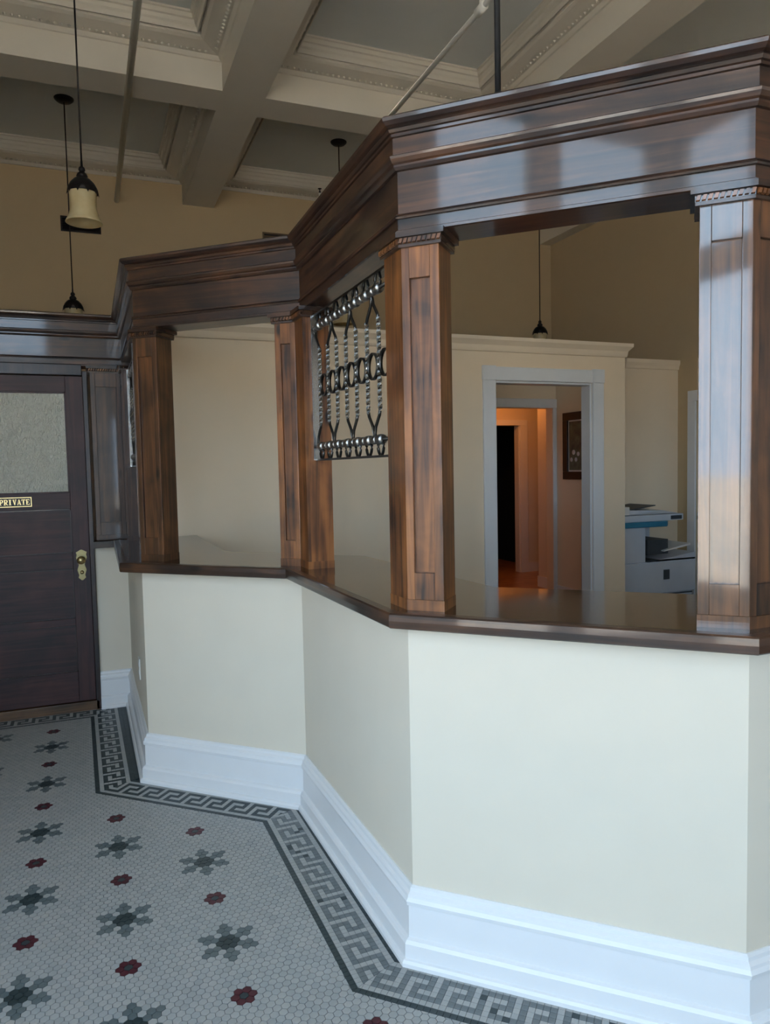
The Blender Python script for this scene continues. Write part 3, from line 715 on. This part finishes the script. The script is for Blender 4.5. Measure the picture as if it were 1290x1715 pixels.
# ---- wrought iron grilles
def grille(x, ya, yb, y0, nb, label):
    """x plane, from ya (far) to yb (near); bars from y0 (near) every 0.11 m"""
    g = empty('iron_grille', (x, (ya+yb)/2, 1.555), label, 'grille', 'iron grilles between the columns')
    MB().box(x-.006, x+.006, yb, ya, 1.552, 1.560).build('bottom_bar', M_IRON, g)
    MB().box(x-.006, x+.006, yb, ya, 2.152, 2.160).build('top_bar', M_IRON, g)
    MB().box(x-.014, x+.014, ya-.006, ya, 1.555, 2.16).build('end_bar', M_STEEL, g)
    MB().box(x-.007, x+.007, yb, yb+.006, 1.555, 2.16).build('end_bar', M_IRON, g)
    MB().tube([(x, yb, 1.612), (x, ya, 1.612)], .006).build('band_rod', M_IRON, g)
    MB().tube([(x, yb, 2.104), (x, ya, 2.104)], .006).build('band_rod', M_IRON, g)
    Y = [y0 + .11*k for k in range(nb)]
    for k, y in enumerate(Y):
        # twisted square bar
        mb = MB(); n = 44; zz0, zz1 = 1.705, 2.012; V = []; F = []
        for t in range(n+1):
            z = zz0 + (zz1-zz0)*t/n; an = t*R(29)
            for c in range(4):
                aa = an + c*math.pi/2; V.append((x+.0080*math.cos(aa), y+.0080*math.sin(aa), z))
        for t in range(n):
            for c in range(4): F.append((t*4+c, t*4+(c+1) % 4, (t+1)*4+(c+1) % 4, (t+1)*4+c))
        mb.add(V, F).build('twisted_bar', M_STEEL, g)
        # legs that lean together into a Y below and above
        yj = (Y[k]+.055) if k % 2 == 0 else (Y[k]-.055)
        sg = 1 if k % 2 == 0 else -1
        for s, zr in ((1, lambda z: z), (-1, lambda z: 3.716-z)):
            MB().tube([(x, y, zr(1.708)), (x, y+sg*.008, zr(1.692)), (x, yj-sg*.012, zr(1.655)), (x, yj-sg*.006, zr(1.635)), (x, yj-sg*.006, zr(1.612))], .0058, 6).build('bar_fork', M_IRON, g)
        # barrel collars on the bands
        for zc in (1.612, 2.104):
            for yy, rr in ((y, .0175), (y+.055, .0150)):
                if yb+.03 < yy < ya-.025:
                    MB().tube([(x, yy-.021, zc), (x, yy-.017, zc), (x, yy-.008, zc), (x, yy+.008, zc), (x, yy+.017, zc), (x, yy+.021, zc)], [rr*.72, rr*.95, rr, rr, rr*.95, rr*.72], 14).build('barrel_collar', M_COLLAR, g)
        # pointed ovals under and over the bands
        for zr in (lambda z: z, lambda z: 3.716-z):
            pts = []
            for t in range(16):
                a = 2*math.pi*t/16; pts.append((x, y+.024*math.sin(a)*(1-.25*math.cos(a)*-1), zr(1.583+.026*math.cos(a))))
            MB().tube(pts, .0055, 6, closed=True).build('oval_loop', M_IRON, g)
        # knuckle at mid height
        MB().lathe([(.004, 1.848), (.009, 1.851), (.0105, 1.858), (.009, 1.865), (.004, 1.868)], (x, y, 0), 12).build('knuckle', M_STEEL, g)
    for k in range(nb+1):
        yc = y0 - .055 + .11*k
        if yc - .035 < yb or yc + .035 > ya: continue
        mb = MB(); V = []; F = []; n = 24
        for t in range(n):
            a = 2*math.pi*t/n
            for r, xx in ((.046, -.006), (.046, .006), (.0405, .006), (.0405, -.006)): V.append((x+xx, yc+r*math.cos(a), 1.858+r*math.sin(a)))
        for t in range(n):
            for c in range(4): F.append((t*4+c, ((t+1) % n)*4+c, ((t+1) % n)*4+(c+1) % 4, t*4+(c+1) % 4))
        mb.add(V, F, True).build('scroll_ring', M_IRON, g)
    return g
grille(0.905, 3.006, 2.128, 2.268, 7, 'large wrought iron grille of twisted bars between two wooden columns')
grille(0.262, 4.865, 3.86, 3.955, 8, 'far iron grille seen edge-on beside the private door corner')

# ---- private door and its frame
dr = empty('door_1', (-0.46, YB, 0), kind='structure')
dx0, dx1, dy = -0.925, -0.010, YB-0.012
def dbox(nm, x0, x1, z0, z1, y0, y1, mat, par=dr, bev=.002, label=None):
    return MB().box(x0, x1, y0, y1, z0, z1).build(nm, mat, par, origin=(x0, y0, z0), bevel=bev, label=label)
dbox('door_stile', dx1-.100, dx1, .062, 2.128, dy, dy+.04, M_MAH)
dbox('door_stile', dx0, dx0+.100, .062, 2.128, dy, dy+.04, M_MAH)
for z0, z1 in ((2.030, 2.128), (1.298, 1.400), (.918, 1.018), (.554, .600), (.062, .255)):
    dbox('door_rail', dx0+.100, dx1-.100, z0, z1, dy, dy+.04, M_MAHH)
for z0, z1 in ((1.018, 1.298), (.600, .918), (.255, .554)):
    dbox('door_panel', dx0+.100, dx1-.100, z0, z1, dy+.017, dy+.03, M_MAHH)
    for q0, q1, w0, w1 in ((dx0+.1, dx1-.1, z1-.008, z1), (dx0+.1, dx1-.1, z0, z0+.005), (dx1-.106, dx1-.1, z0, z1)):
        dbox('panel_bead', q0, q1, w0, w1, dy+.010, dy+.018, M_TOPV, bev=0)  # darker wood puts the shade of the panel grooves into the bead colour
dbox('door_glass', dx0+.100, dx1-.100, 1.400, 2.030, dy+.016, dy+.022, M_OBS, bev=0)
for q0, q1, w0, w1 in ((dx0+.1, dx1-.1, 1.400, 1.408), (dx0+.1, dx1-.1, 2.020, 2.030), (dx1-.109, dx1-.1, 1.4, 2.03), (dx0+.1, dx0+.108, 1.4, 2.03)):
    dbox('glazing_bead', q0, q1, w0, w1, dy+.003, dy+.016, M_MAH, bev=0)
dbox('threshold', dx0-.02, dx1+.02, 0, .058, YB-.03, YB+.06, M_THR)
# lever plate
plate = empty('lock_plate', (-0.060, dy, .93), parent=dr)
def ornate(z0, z1, cx):
    P = []
    for t in range(13):
        u = t/12; z = z0+(z1-z0)*u
        w = .022 + .005*math.cos(u*math.pi*6) + (.010 if u > .7 else 0)
        if t in (0, 12): w = .004
        P.append((w, z))
    return [(cx+w, z) for w, z in P] + [(cx-w, z) for w, z in P[::-1]]
P = ornate(.842, 1.036, -0.060)
n = len(P); V = [(a, dy-.005, z) for a, z in P] + [(a, dy, z) for a, z in P]
MB().add(V, [tuple(range(n)), tuple(range(2*n-1, n-1, -1))] + [(i, n+i, n+(i+1) % n, (i+1) % n) for i in range(n)]).build('escutcheon', M_BRASSD, plate)
kb = MB()
prof = [(.0, -.052), (.014, -.050), (.023, -.043), (.026, -.034), (.022, -.026), (.010, -.020), (.009, -.005), (.016, -.004)]
V = []; F = []; kk = 20
for r, yy in prof:
    for j in range(kk):
        a = 2*math.pi*j/kk; V.append((-0.062+r*math.cos(a), dy+yy, .972+r*math.sin(a)))
for i in range(len(prof)-1):
    for j in range(kk): F.append((i*kk+j, (i+1)*kk+j, (i+1)*kk+(j+1) % kk, i*kk+(j+1) % kk))
kb.add(V, F, True).build('door_knob', M_BRASS, plate)
MB().lathe([(0, .880), (.008, .882), (.011, .892), (.008, .902), (0, .904)], (-0.060, dy-.007, 0), 12).build('keyhole_cover', M_BRASS, plate)
# frame and head over the door
casing(5, [('frame_leg', (-0.010, YB-.03, 0), (0.020, YB+.09, 2.160)), ('frame_leg', (-0.965, YB-.03, 0), (-0.925, YB+.09, 2.160)), ('frame_head', (-0.925, YB-.03, 2.132), (-0.010, YB+.09, 2.20))], M_TOPV)
# PRIVATE nameplate
sg = empty('nameplate', (-0.42, dy, 1.351), parent=dr)
MB().box(-.520, -.330, dy-.004, dy, 1.321, 1.380).build('plate_border', M_BRASS, sg)
MB().box(-.516, -.334, dy-.0048, dy-.003, 1.325, 1.376).build('plate_field', M_BLACK, sg)
def glyph(ch):
    """serif capitals as quads in a unit cell (x 0-1, z 0-1)"""
    t, h = .26, .10; Q = []
    def q(*p): Q.append(p)
    def vb(x, w, z0=0, z1=1): q((x, z0), (x+w, z0), (x+w, z1), (x, z1))
    def hb(x0, x1, z, hh=h): q((x0, z), (x1, z), (x1, z+hh), (x0, z+hh))
    def sf(x0, x1):
        hb(x0, x1, 0, .08); hb(x0, x1, .92, .08)
    if ch in 'PR':
        vb(.12, t); sf(0, .5)
        hb(.38, .72, .90); hb(.38, .72, .42)
        q((.72, .42), (.98, .60), (.98, .84), (.72, 1.0)); 
        if ch == 'R': q((.42, .44), (.66, .44), (1.02, .0), (.76, .0)); hb(.72, 1.08, 0, .08)
    if ch == 'I': vb(.30, t+.06); sf(.12, .80)
    if ch == 'V':
        q((.05, 1), (.32, 1), (.60, .0), (.44, .0)); q((.74, 1), (.86, 1), (.60, 0), (.46, 0)); hb(-.05, .42, .92, .08); hb(.62, 1.0, .92, .08)
    if ch == 'A':
        q((.42, 1), (.58, 1), (.97, 0), (.70, 0)); q((.42, 1), (.52, 1), (.22, 0), (.10, 0)); hb(.28, .74, .28); hb(.0, .34, 0, .08); hb(.60, 1.05, 0, .08)
    if ch == 'T':
        vb(.37, t); hb(.02, .98, .90); hb(.22, .78, 0, .08); q((.02, .70), (.09, .70), (.14, .92), (.02, .92)); q((.91, .70), (.98, .70), (.98, .92), (.86, .92))
    if ch == 'E':
        vb(.12, t); hb(.0, .88, .91, .09); hb(.0, .92, 0, .09); hb(.38, .68, .46, .09); q((.82, .70), (.88, .70), (.88, .92), (.76, .92)); q((.86, .09), (.80, .09), (.92, .30), (.92, .09)); q((.64, .36), (.70, .36), (.70, .66), (.64, .66))
    return Q
lw, lh, zb = .0215, .034, 1.3335
for k, ch in enumerate('PRIVATE'):
    mb = MB(); x0 = -.5085 + k*.0245
    for qd in glyph(ch):
        a = sum(qd[i][0]*qd[(i+1) % 4][1]-qd[(i+1) % 4][0]*qd[i][1] for i in range(4))
        if a < 0: qd = qd[::-1]
        V = [(x0+u*lw, dy-.0060, zb+w*lh) for u, w in qd] + [(x0+u*lw, dy-.0047, zb+w*lh) for u, w in qd]
        mb.add(V, [(0,1,2,3), (7,6,5,4), (0,4,5,1), (1,5,6,2), (2,6,7,3), (3,7,4,0)])
    mb.build('letter_%s' % ch.lower(), M_BRASS, sg)

# ---- pendants
cap_prof = [(.0, .152), (.006, .150), (.007, .120), (.016, .112), (.019, .098), (.013, .090), (.026, .078), (.031, .064), (.024, .056), (.046, .046), (.066, .024), (.078, .000), (.083, -.028), (.080, -.029), (.072, -.004)]
shade_prof = [(.066, .0), (.073, -.006), (.075, -.03), (.070, -.075), (.071, -.115), (.080, -.155), (.094, -.182), (.100, -.194), (.097, -.196), (.076, -.155), (.067, -.115), (.066, -.075), (.070, -.03), (.066, -.006)]
canopy_prof = [(.0, -.032), (.02, -.032), (.06, -.024), (.078, -.008), (.080, 0), (.0, 0)]
pm = {}
def pendant(x, y, zsh, label):
    """zsh: height of the joint between cap and shade"""
    r = empty('pendant_lamp', (x, y, zsh-.2), label, 'pendant lamp', 'bronze pendant lamps with amber glass')
    MB().lathe(canopy_prof, (x, y, ZC), 20).build('canopy', M_BRONZE, r)
    MB().tube([(x, y, ZC-.03), (x, y, zsh+.14)], .0055, 6).build('cord', M_BRONZE, r)
    k = MB().lathe(cap_prof, (x, y, zsh), 24).build('cap', M_BRONZE, r)
    fl = MB()
    for t in range(10):
        a = 2*math.pi*t/10; c, s = math.cos(a), math.sin(a)
        fl.add([(x+c*.079-s*.018, y+s*.079+c*.018, zsh-.004), (x+c*.079+s*.018, y+s*.079-c*.018, zsh-.004), (x+c*.088, y+s*.088, zsh-.046), (x+c*.074, y+s*.074, zsh-.02)], [(0,1,2), (0,2,3), (1,3,2), (0,3,1)])
    fl.build('scalloped_rim', M_BRONZE, k)
    MB().lathe(shade_prof, (x, y, zsh), 28).build('glass_shade', M_SHADE, r)
pendant(0.040, 4.60, 3.140, 'nearest pendant lamp with bell-shaped amber glass shade, upper left')
pendant(-0.056, 6.93, 2.955, 'pendant lamp half hidden behind the beam above the private door')
pendant(2.395, 6.95, 3.13, 'pendant lamp of which only canopy and rod show above the cornice')
pendant(4.705, 6.97, 2.985, 'small pendant lamp hanging just above the office partition')

# ---- sprinkler pipes, hanger rod, wall registers
def pipe(x, y0, y1, label):
    p = empty('sprinkler_pipe', (x, y0, 4.27), label, 'pipe', 'white sprinkler pipes under the ceiling beams')
    MB().tube([(x, y0, 4.268), (x, y1, 4.268)], .024 if x < 1 else .017, 12).build('pipe_run', M_PIPE, p)
    return p
p1 = pipe(0.385, YF, YFAR, 'white sprinkler pipe at left running under the beams to the far wall')
p2 = pipe(2.318, YF, YFAR, 'white sprinkler pipe passing diagonally above the wooden cornice')
for y in (4.03, 7.35):
    fit = MB().tube([(2.318, y-.05, 4.268), (2.318, y-.045, 4.268), (2.318, y+.045, 4.268), (2.318, y+.05, 4.268)], [.020, .027, .027, .020], 12).build('pipe_tee', M_PIPE, p2)
    MB().tube([(2.318, y, 4.268), (2.318, y, 4.33)], .011, 10).build('sprinkler_stem', M_PIPE, fit)
    MB().lathe([(.004, 4.33), (.012, 4.335), (.007, 4.35), (.005, 4.365), (.020, 4.37), (.020, 4.374), (.0, 4.376)], (2.318, y, 0), 12).build('sprinkler_head', M_BRONZE, fit)
rd = empty('hanger_rod', (1.085, 1.80, 2.518), 'black vertical hanger rod rising from the cornice top', 'rod')
MB().tube([(1.085, 1.80, 2.512), (1.085, 1.80, ZC)], .0085, 10).build('rod', M_BLACK, rd)
MB().lathe([(.0, 2.518), (.026, 2.518), (.026, 2.526), (.011, 2.532), (.009, 2.54)], (1.085, 1.80, 0), 14).build('rod_flange', M_BLACK, rd)
def register(x0, x1, z0, z1, mat, label):
    r = empty('wall_register', ((x0+x1)/2, YFAR, z0), label, 'vent')
    for a0, a1, b0, b1 in ((x0, x1, z0, z0+.016), (x0, x1, z1-.016, z1), (x0, x0+.016, z0+.016, z1-.016), (x1-.016, x1, z0+.016, z1-.016)):
        MB().box(a0, a1, YFAR-.018, YFAR, b0, b1).build('frame_bar', mat, r)
    k = int((z1-z0-.032)/.022)
    for t in range(k):
        zz = z0+.018+t*.022
        MB().add([(x0+.016, YFAR-.012, zz), (x1-.016, YFAR-.012, zz), (x1-.016, YFAR-.002, zz+.02), (x0+.016, YFAR-.002, zz+.02), (x0+.016, YFAR-.010, zz), (x1-.016, YFAR-.010, zz), (x1-.016, YFAR, zz+.02), (x0+.016, YFAR, zz+.02)],
            [(0,1,2,3), (7,6,5,4), (0,4,5,1), (1,5,6,2), (2,6,7,3), (3,7,4,0)]).build('slat', mat, r)
    MB().box(x0+.01, x1-.01, YFAR-.002, YFAR-.0005, z0+.01, z1-.01).build('backing', M_BLACK, r)
register(-.147, .224, 3.915, 4.06, M_BRONZE, 'dark rectangular wall register behind the nearest pendant shade')
M_REGB = paint('brown_register', (0.16, 0.11, 0.065), 0.5, 0.3, 0.1, 0)
register(1.87, 2.20, 3.90, 4.10, M_REGB, 'brown wall register peeking over the cornice inner corner')

# ---- outlet on the half wall beside the door
oy = 4.17
ot = empty('wall_outlet', (0.221, oy, .45), 'white outlet plate on the receding half wall near the door', 'outlet')
MB().box(.2145, .2205, oy-.036, oy+.036, .395, .51).build('cover_plate', M_PLASTIC, ot, bevel=.002)
for z in (.43, .475): MB().box(.2125, .2145, oy-.015, oy+.015, z-.012, z+.012).build('receptacle', M_WHITE, ot, bevel=.002)

# ---- office things: copier, picture, switch
cp = empty('photocopier', (4.86, 5.52, 0), 'grey office photocopier with blue tray against the office wall', 'photocopier')
cx0, cx1, cy0, cy1 = 4.36, 5.285, 5.30, 5.80
MB().box(cx0, cx1-.03, cy0, cy1, .02, .30).build('lower_cabinet', M_COP, cp, bevel=.008)
MB().box(cx0, cx1, cy0-.01, cy1, .30, .60).build('body', M_COP, cp, bevel=.01)
MB().prism([(4.72, cy0-.005), (cx1, cy0-.005), (cx1, cy1), (4.72, cy1)], .60, .615).build('exit_tray_base', M_COPD, cp)
MB().add([(4.74, cy0-.005, .60), (cx1, cy0-.005, .665), (cx1, cy1, .665), (4.74, cy1, .60), (4.74, cy0-.005, .59), (cx1, cy0-.005, .60), (cx1, cy1, .60), (4.74, cy1, .59)],
    [(0,1,2,3), (7,6,5,4), (0,4,5,1), (1,5,6,2), (2,6,7,3), (3,7,4,0)]).build('sloped_front_shoulder', M_COP, cp)
MB().box(4.36, 4.70, cy0, cy1, .60, .925).build('upright', M_COP, cp, bevel=.006)
MB().box(4.70, 5.05, cy0+.34, cy1, .60, .95).build('rear_housing', M_COP, cp)
MB().box(4.74, 4.98, cy0+.02, cy0+.34, .665, .80).build('output_cavity', M_COPD, cp)
MB().add([(4.90, cy0-.02, .70), (5.20, cy0-.03, .755), (5.20, cy1-.1, .755), (4.90, cy1-.1, .70), (4.90, cy0-.02, .69), (5.20, cy0-.03, .735), (5.20, cy1-.1, .735), (4.90, cy1-.1, .69)],
    [(0,1,2,3), (7,6,5,4), (0,4,5,1), (1,5,6,2), (2,6,7,3), (3,7,4,0)]).build('paper_stack', M_PAPER, cp)
MB().prism([(4.40, cy0-.02), (4.90, cy0-.06), (4.98, cy0+.02), (4.95, cy1-.1), (4.40, cy1-.1)], .925, .975).build('blue_tray', M_COPB, cp, bevel=.008)
MB().box(4.36, 5.13, cy0-.015, cy1, .975, 1.035).build('scanner_bed', M_COP, cp, bevel=.006)
MB().box(4.98, 5.11, cy0-.017, cy0-.012, .985, 1.020).build('control_display', M_COPD, cp)
MB().add([(4.36, cy0+.0, 1.04), (5.08, cy0+.0, 1.04), (5.08, cy1, 1.04), (4.36, cy1, 1.04), (4.36, cy0+.02, 1.09), (4.95, cy0+.04, 1.065), (4.95, cy1-.03, 1.085), (4.36, cy1-.03, 1.11)],
    [(0,3,2,1), (4,5,6,7), (0,1,5,4), (1,2,6,5), (2,3,7,6), (3,0,4,7)]).build('document_feeder', M_COP, cp)
MB().box(4.36, 4.52, cy0+.0, cy0+.3, 1.04, 1.115).build('feeder_hood', M_PAPER, cp, bevel=.006)
MB().add([(4.54, cy0+.04, 1.085), (4.86, cy0+.05, 1.12), (4.86, cy1-.1, 1.12), (4.54, cy1-.1, 1.085), (4.54, cy0+.04, 1.077), (4.86, cy0+.05, 1.112), (4.86, cy1-.1, 1.112), (4.54, cy1-.1, 1.077)],
    [(0,1,2,3), (7,6,5,4), (0,4,5,1), (1,5,6,2), (2,6,7,3), (3,7,4,0)]).build('feeder_tray', M_COPD, cp)
MB().box(4.90, 4.965, cy0-.018, cy0-.009, .43, .52).build('latch_recess', M_COPD, cp)
MB().box(cx0+.02, cx1-.04, cy0-.012, cy0-.001, .285, .295).build('drawer_gap', M_COPD, cp)

pf = empty('framed_picture', (4.915, 6.75, 1.34), 'framed picture with black frame on the hall wall beyond the cased opening', 'picture')
fy0, fy1, fz0, fz1 = 6.30, 6.84, 1.345, 2.075
for a0, a1, b0, b1 in ((fy0, fy1, fz0, fz0+.085), (fy0, fy1, fz1-.085, fz1), (fy0, fy0+.085, fz0+.085, fz1-.085), (fy1-.085, fy1, fz0+.085, fz1-.085)):
    MB().box(4.900, 4.930, a0, a1, b0, b1).build('frame_bar', M_BLACK, pf, bevel=.004)
MB().box(4.918, 4.928, fy0+.085, fy1-.085, fz0+.085, fz1-.085).build('mat_board', M_PAPER, pf)
def print_mat():
    m, nt, b = nodes('botanical_print')
    tc = nt.nodes.new('ShaderNodeTexCoord'); nz = nt.nodes.new('ShaderNodeTexNoise'); nz.inputs['Scale'].default_value = 9; nz.inputs['Detail'].default_value = 5
    cr = nt.nodes.new('ShaderNodeValToRGB'); e = cr.color_ramp.elements; e[0].position = .35; e[0].color = (.025, .05, .05, 1); e[1].position = .75; e[1].color = (.12, .20, .16, 1)
    lk(nt, tc.outputs['Object'], nz.inputs['Vector']); lk(nt, nz.outputs[0], cr.inputs[0]); lk(nt, cr.outputs[0], b.inputs['Base Color']); b.inputs['Roughness'].default_value = .35
    return m
MB().box(4.9165, 4.918, fy0+.1, fy1-.1, fz0+.1, fz1-.1).build('print_sheet', print_mat(), pf)
for k, (yy, zz, rr) in enumerate(((6.66, 1.64, .035), (6.70, 1.56, .03), (6.62, 1.56, .03), (6.58, 1.62, .03))):
    MB().tube([(4.9164, yy, zz), (4.9155, yy, zz)], [rr*.8, rr*.6], 10).build('pale_bloom', M_COP, pf)

sw = empty('light_switch', (5.144, 7.36, 1.07), 'white light switch plate on the orange-lit corridor wall', 'switch')
MB().box(5.138, 5.145, 7.325, 7.40, 1.02, 1.135).build('cover_plate', M_PLASTIC, sw, bevel=.002)
MB().box(5.134, 5.138, 7.355, 7.37, 1.06, 1.095).build('toggle', M_WHITE, sw)

# ---- corridor ceiling lamp (warm)
lp = empty('ceiling_lamp', (4.95, 8.00, 2.50), 'warm ceiling lamp lighting the corridor behind the office orange', 'lamp')
MB().lathe([(0, 2.58), (.10, 2.58), (.11, 2.565), (.10, 2.555), (0, 2.555)], (4.95, 8.00, 0), 20).build('lamp_base', M_BRONZE, lp)
def bulb_mat():
    m, nt, b = nodes('warm_bulb_glass'); b.inputs['Base Color'].default_value = (1, .8, .5, 1); b.inputs['Emission Color'].default_value = (1, .38, .10, 1); b.inputs['Emission Strength'].default_value = 6; return m
MB().lathe([(.09, 2.555), (.085, 2.525), (.06, 2.505), (0, 2.50)], (4.95, 8.00, 0), 20).build('lamp_globe', bulb_mat(), lp)
ld = bpy.data.lights.new('corridor_lamp_light', 'POINT'); ld.energy = 12; ld.color = (1, .33, .075); ld.shadow_soft_size = .015
lo = bpy.data.objects.new('corridor_lamp_light', ld); C.objects.link(lo); lo.location = (4.95, 8.00, 2.465)
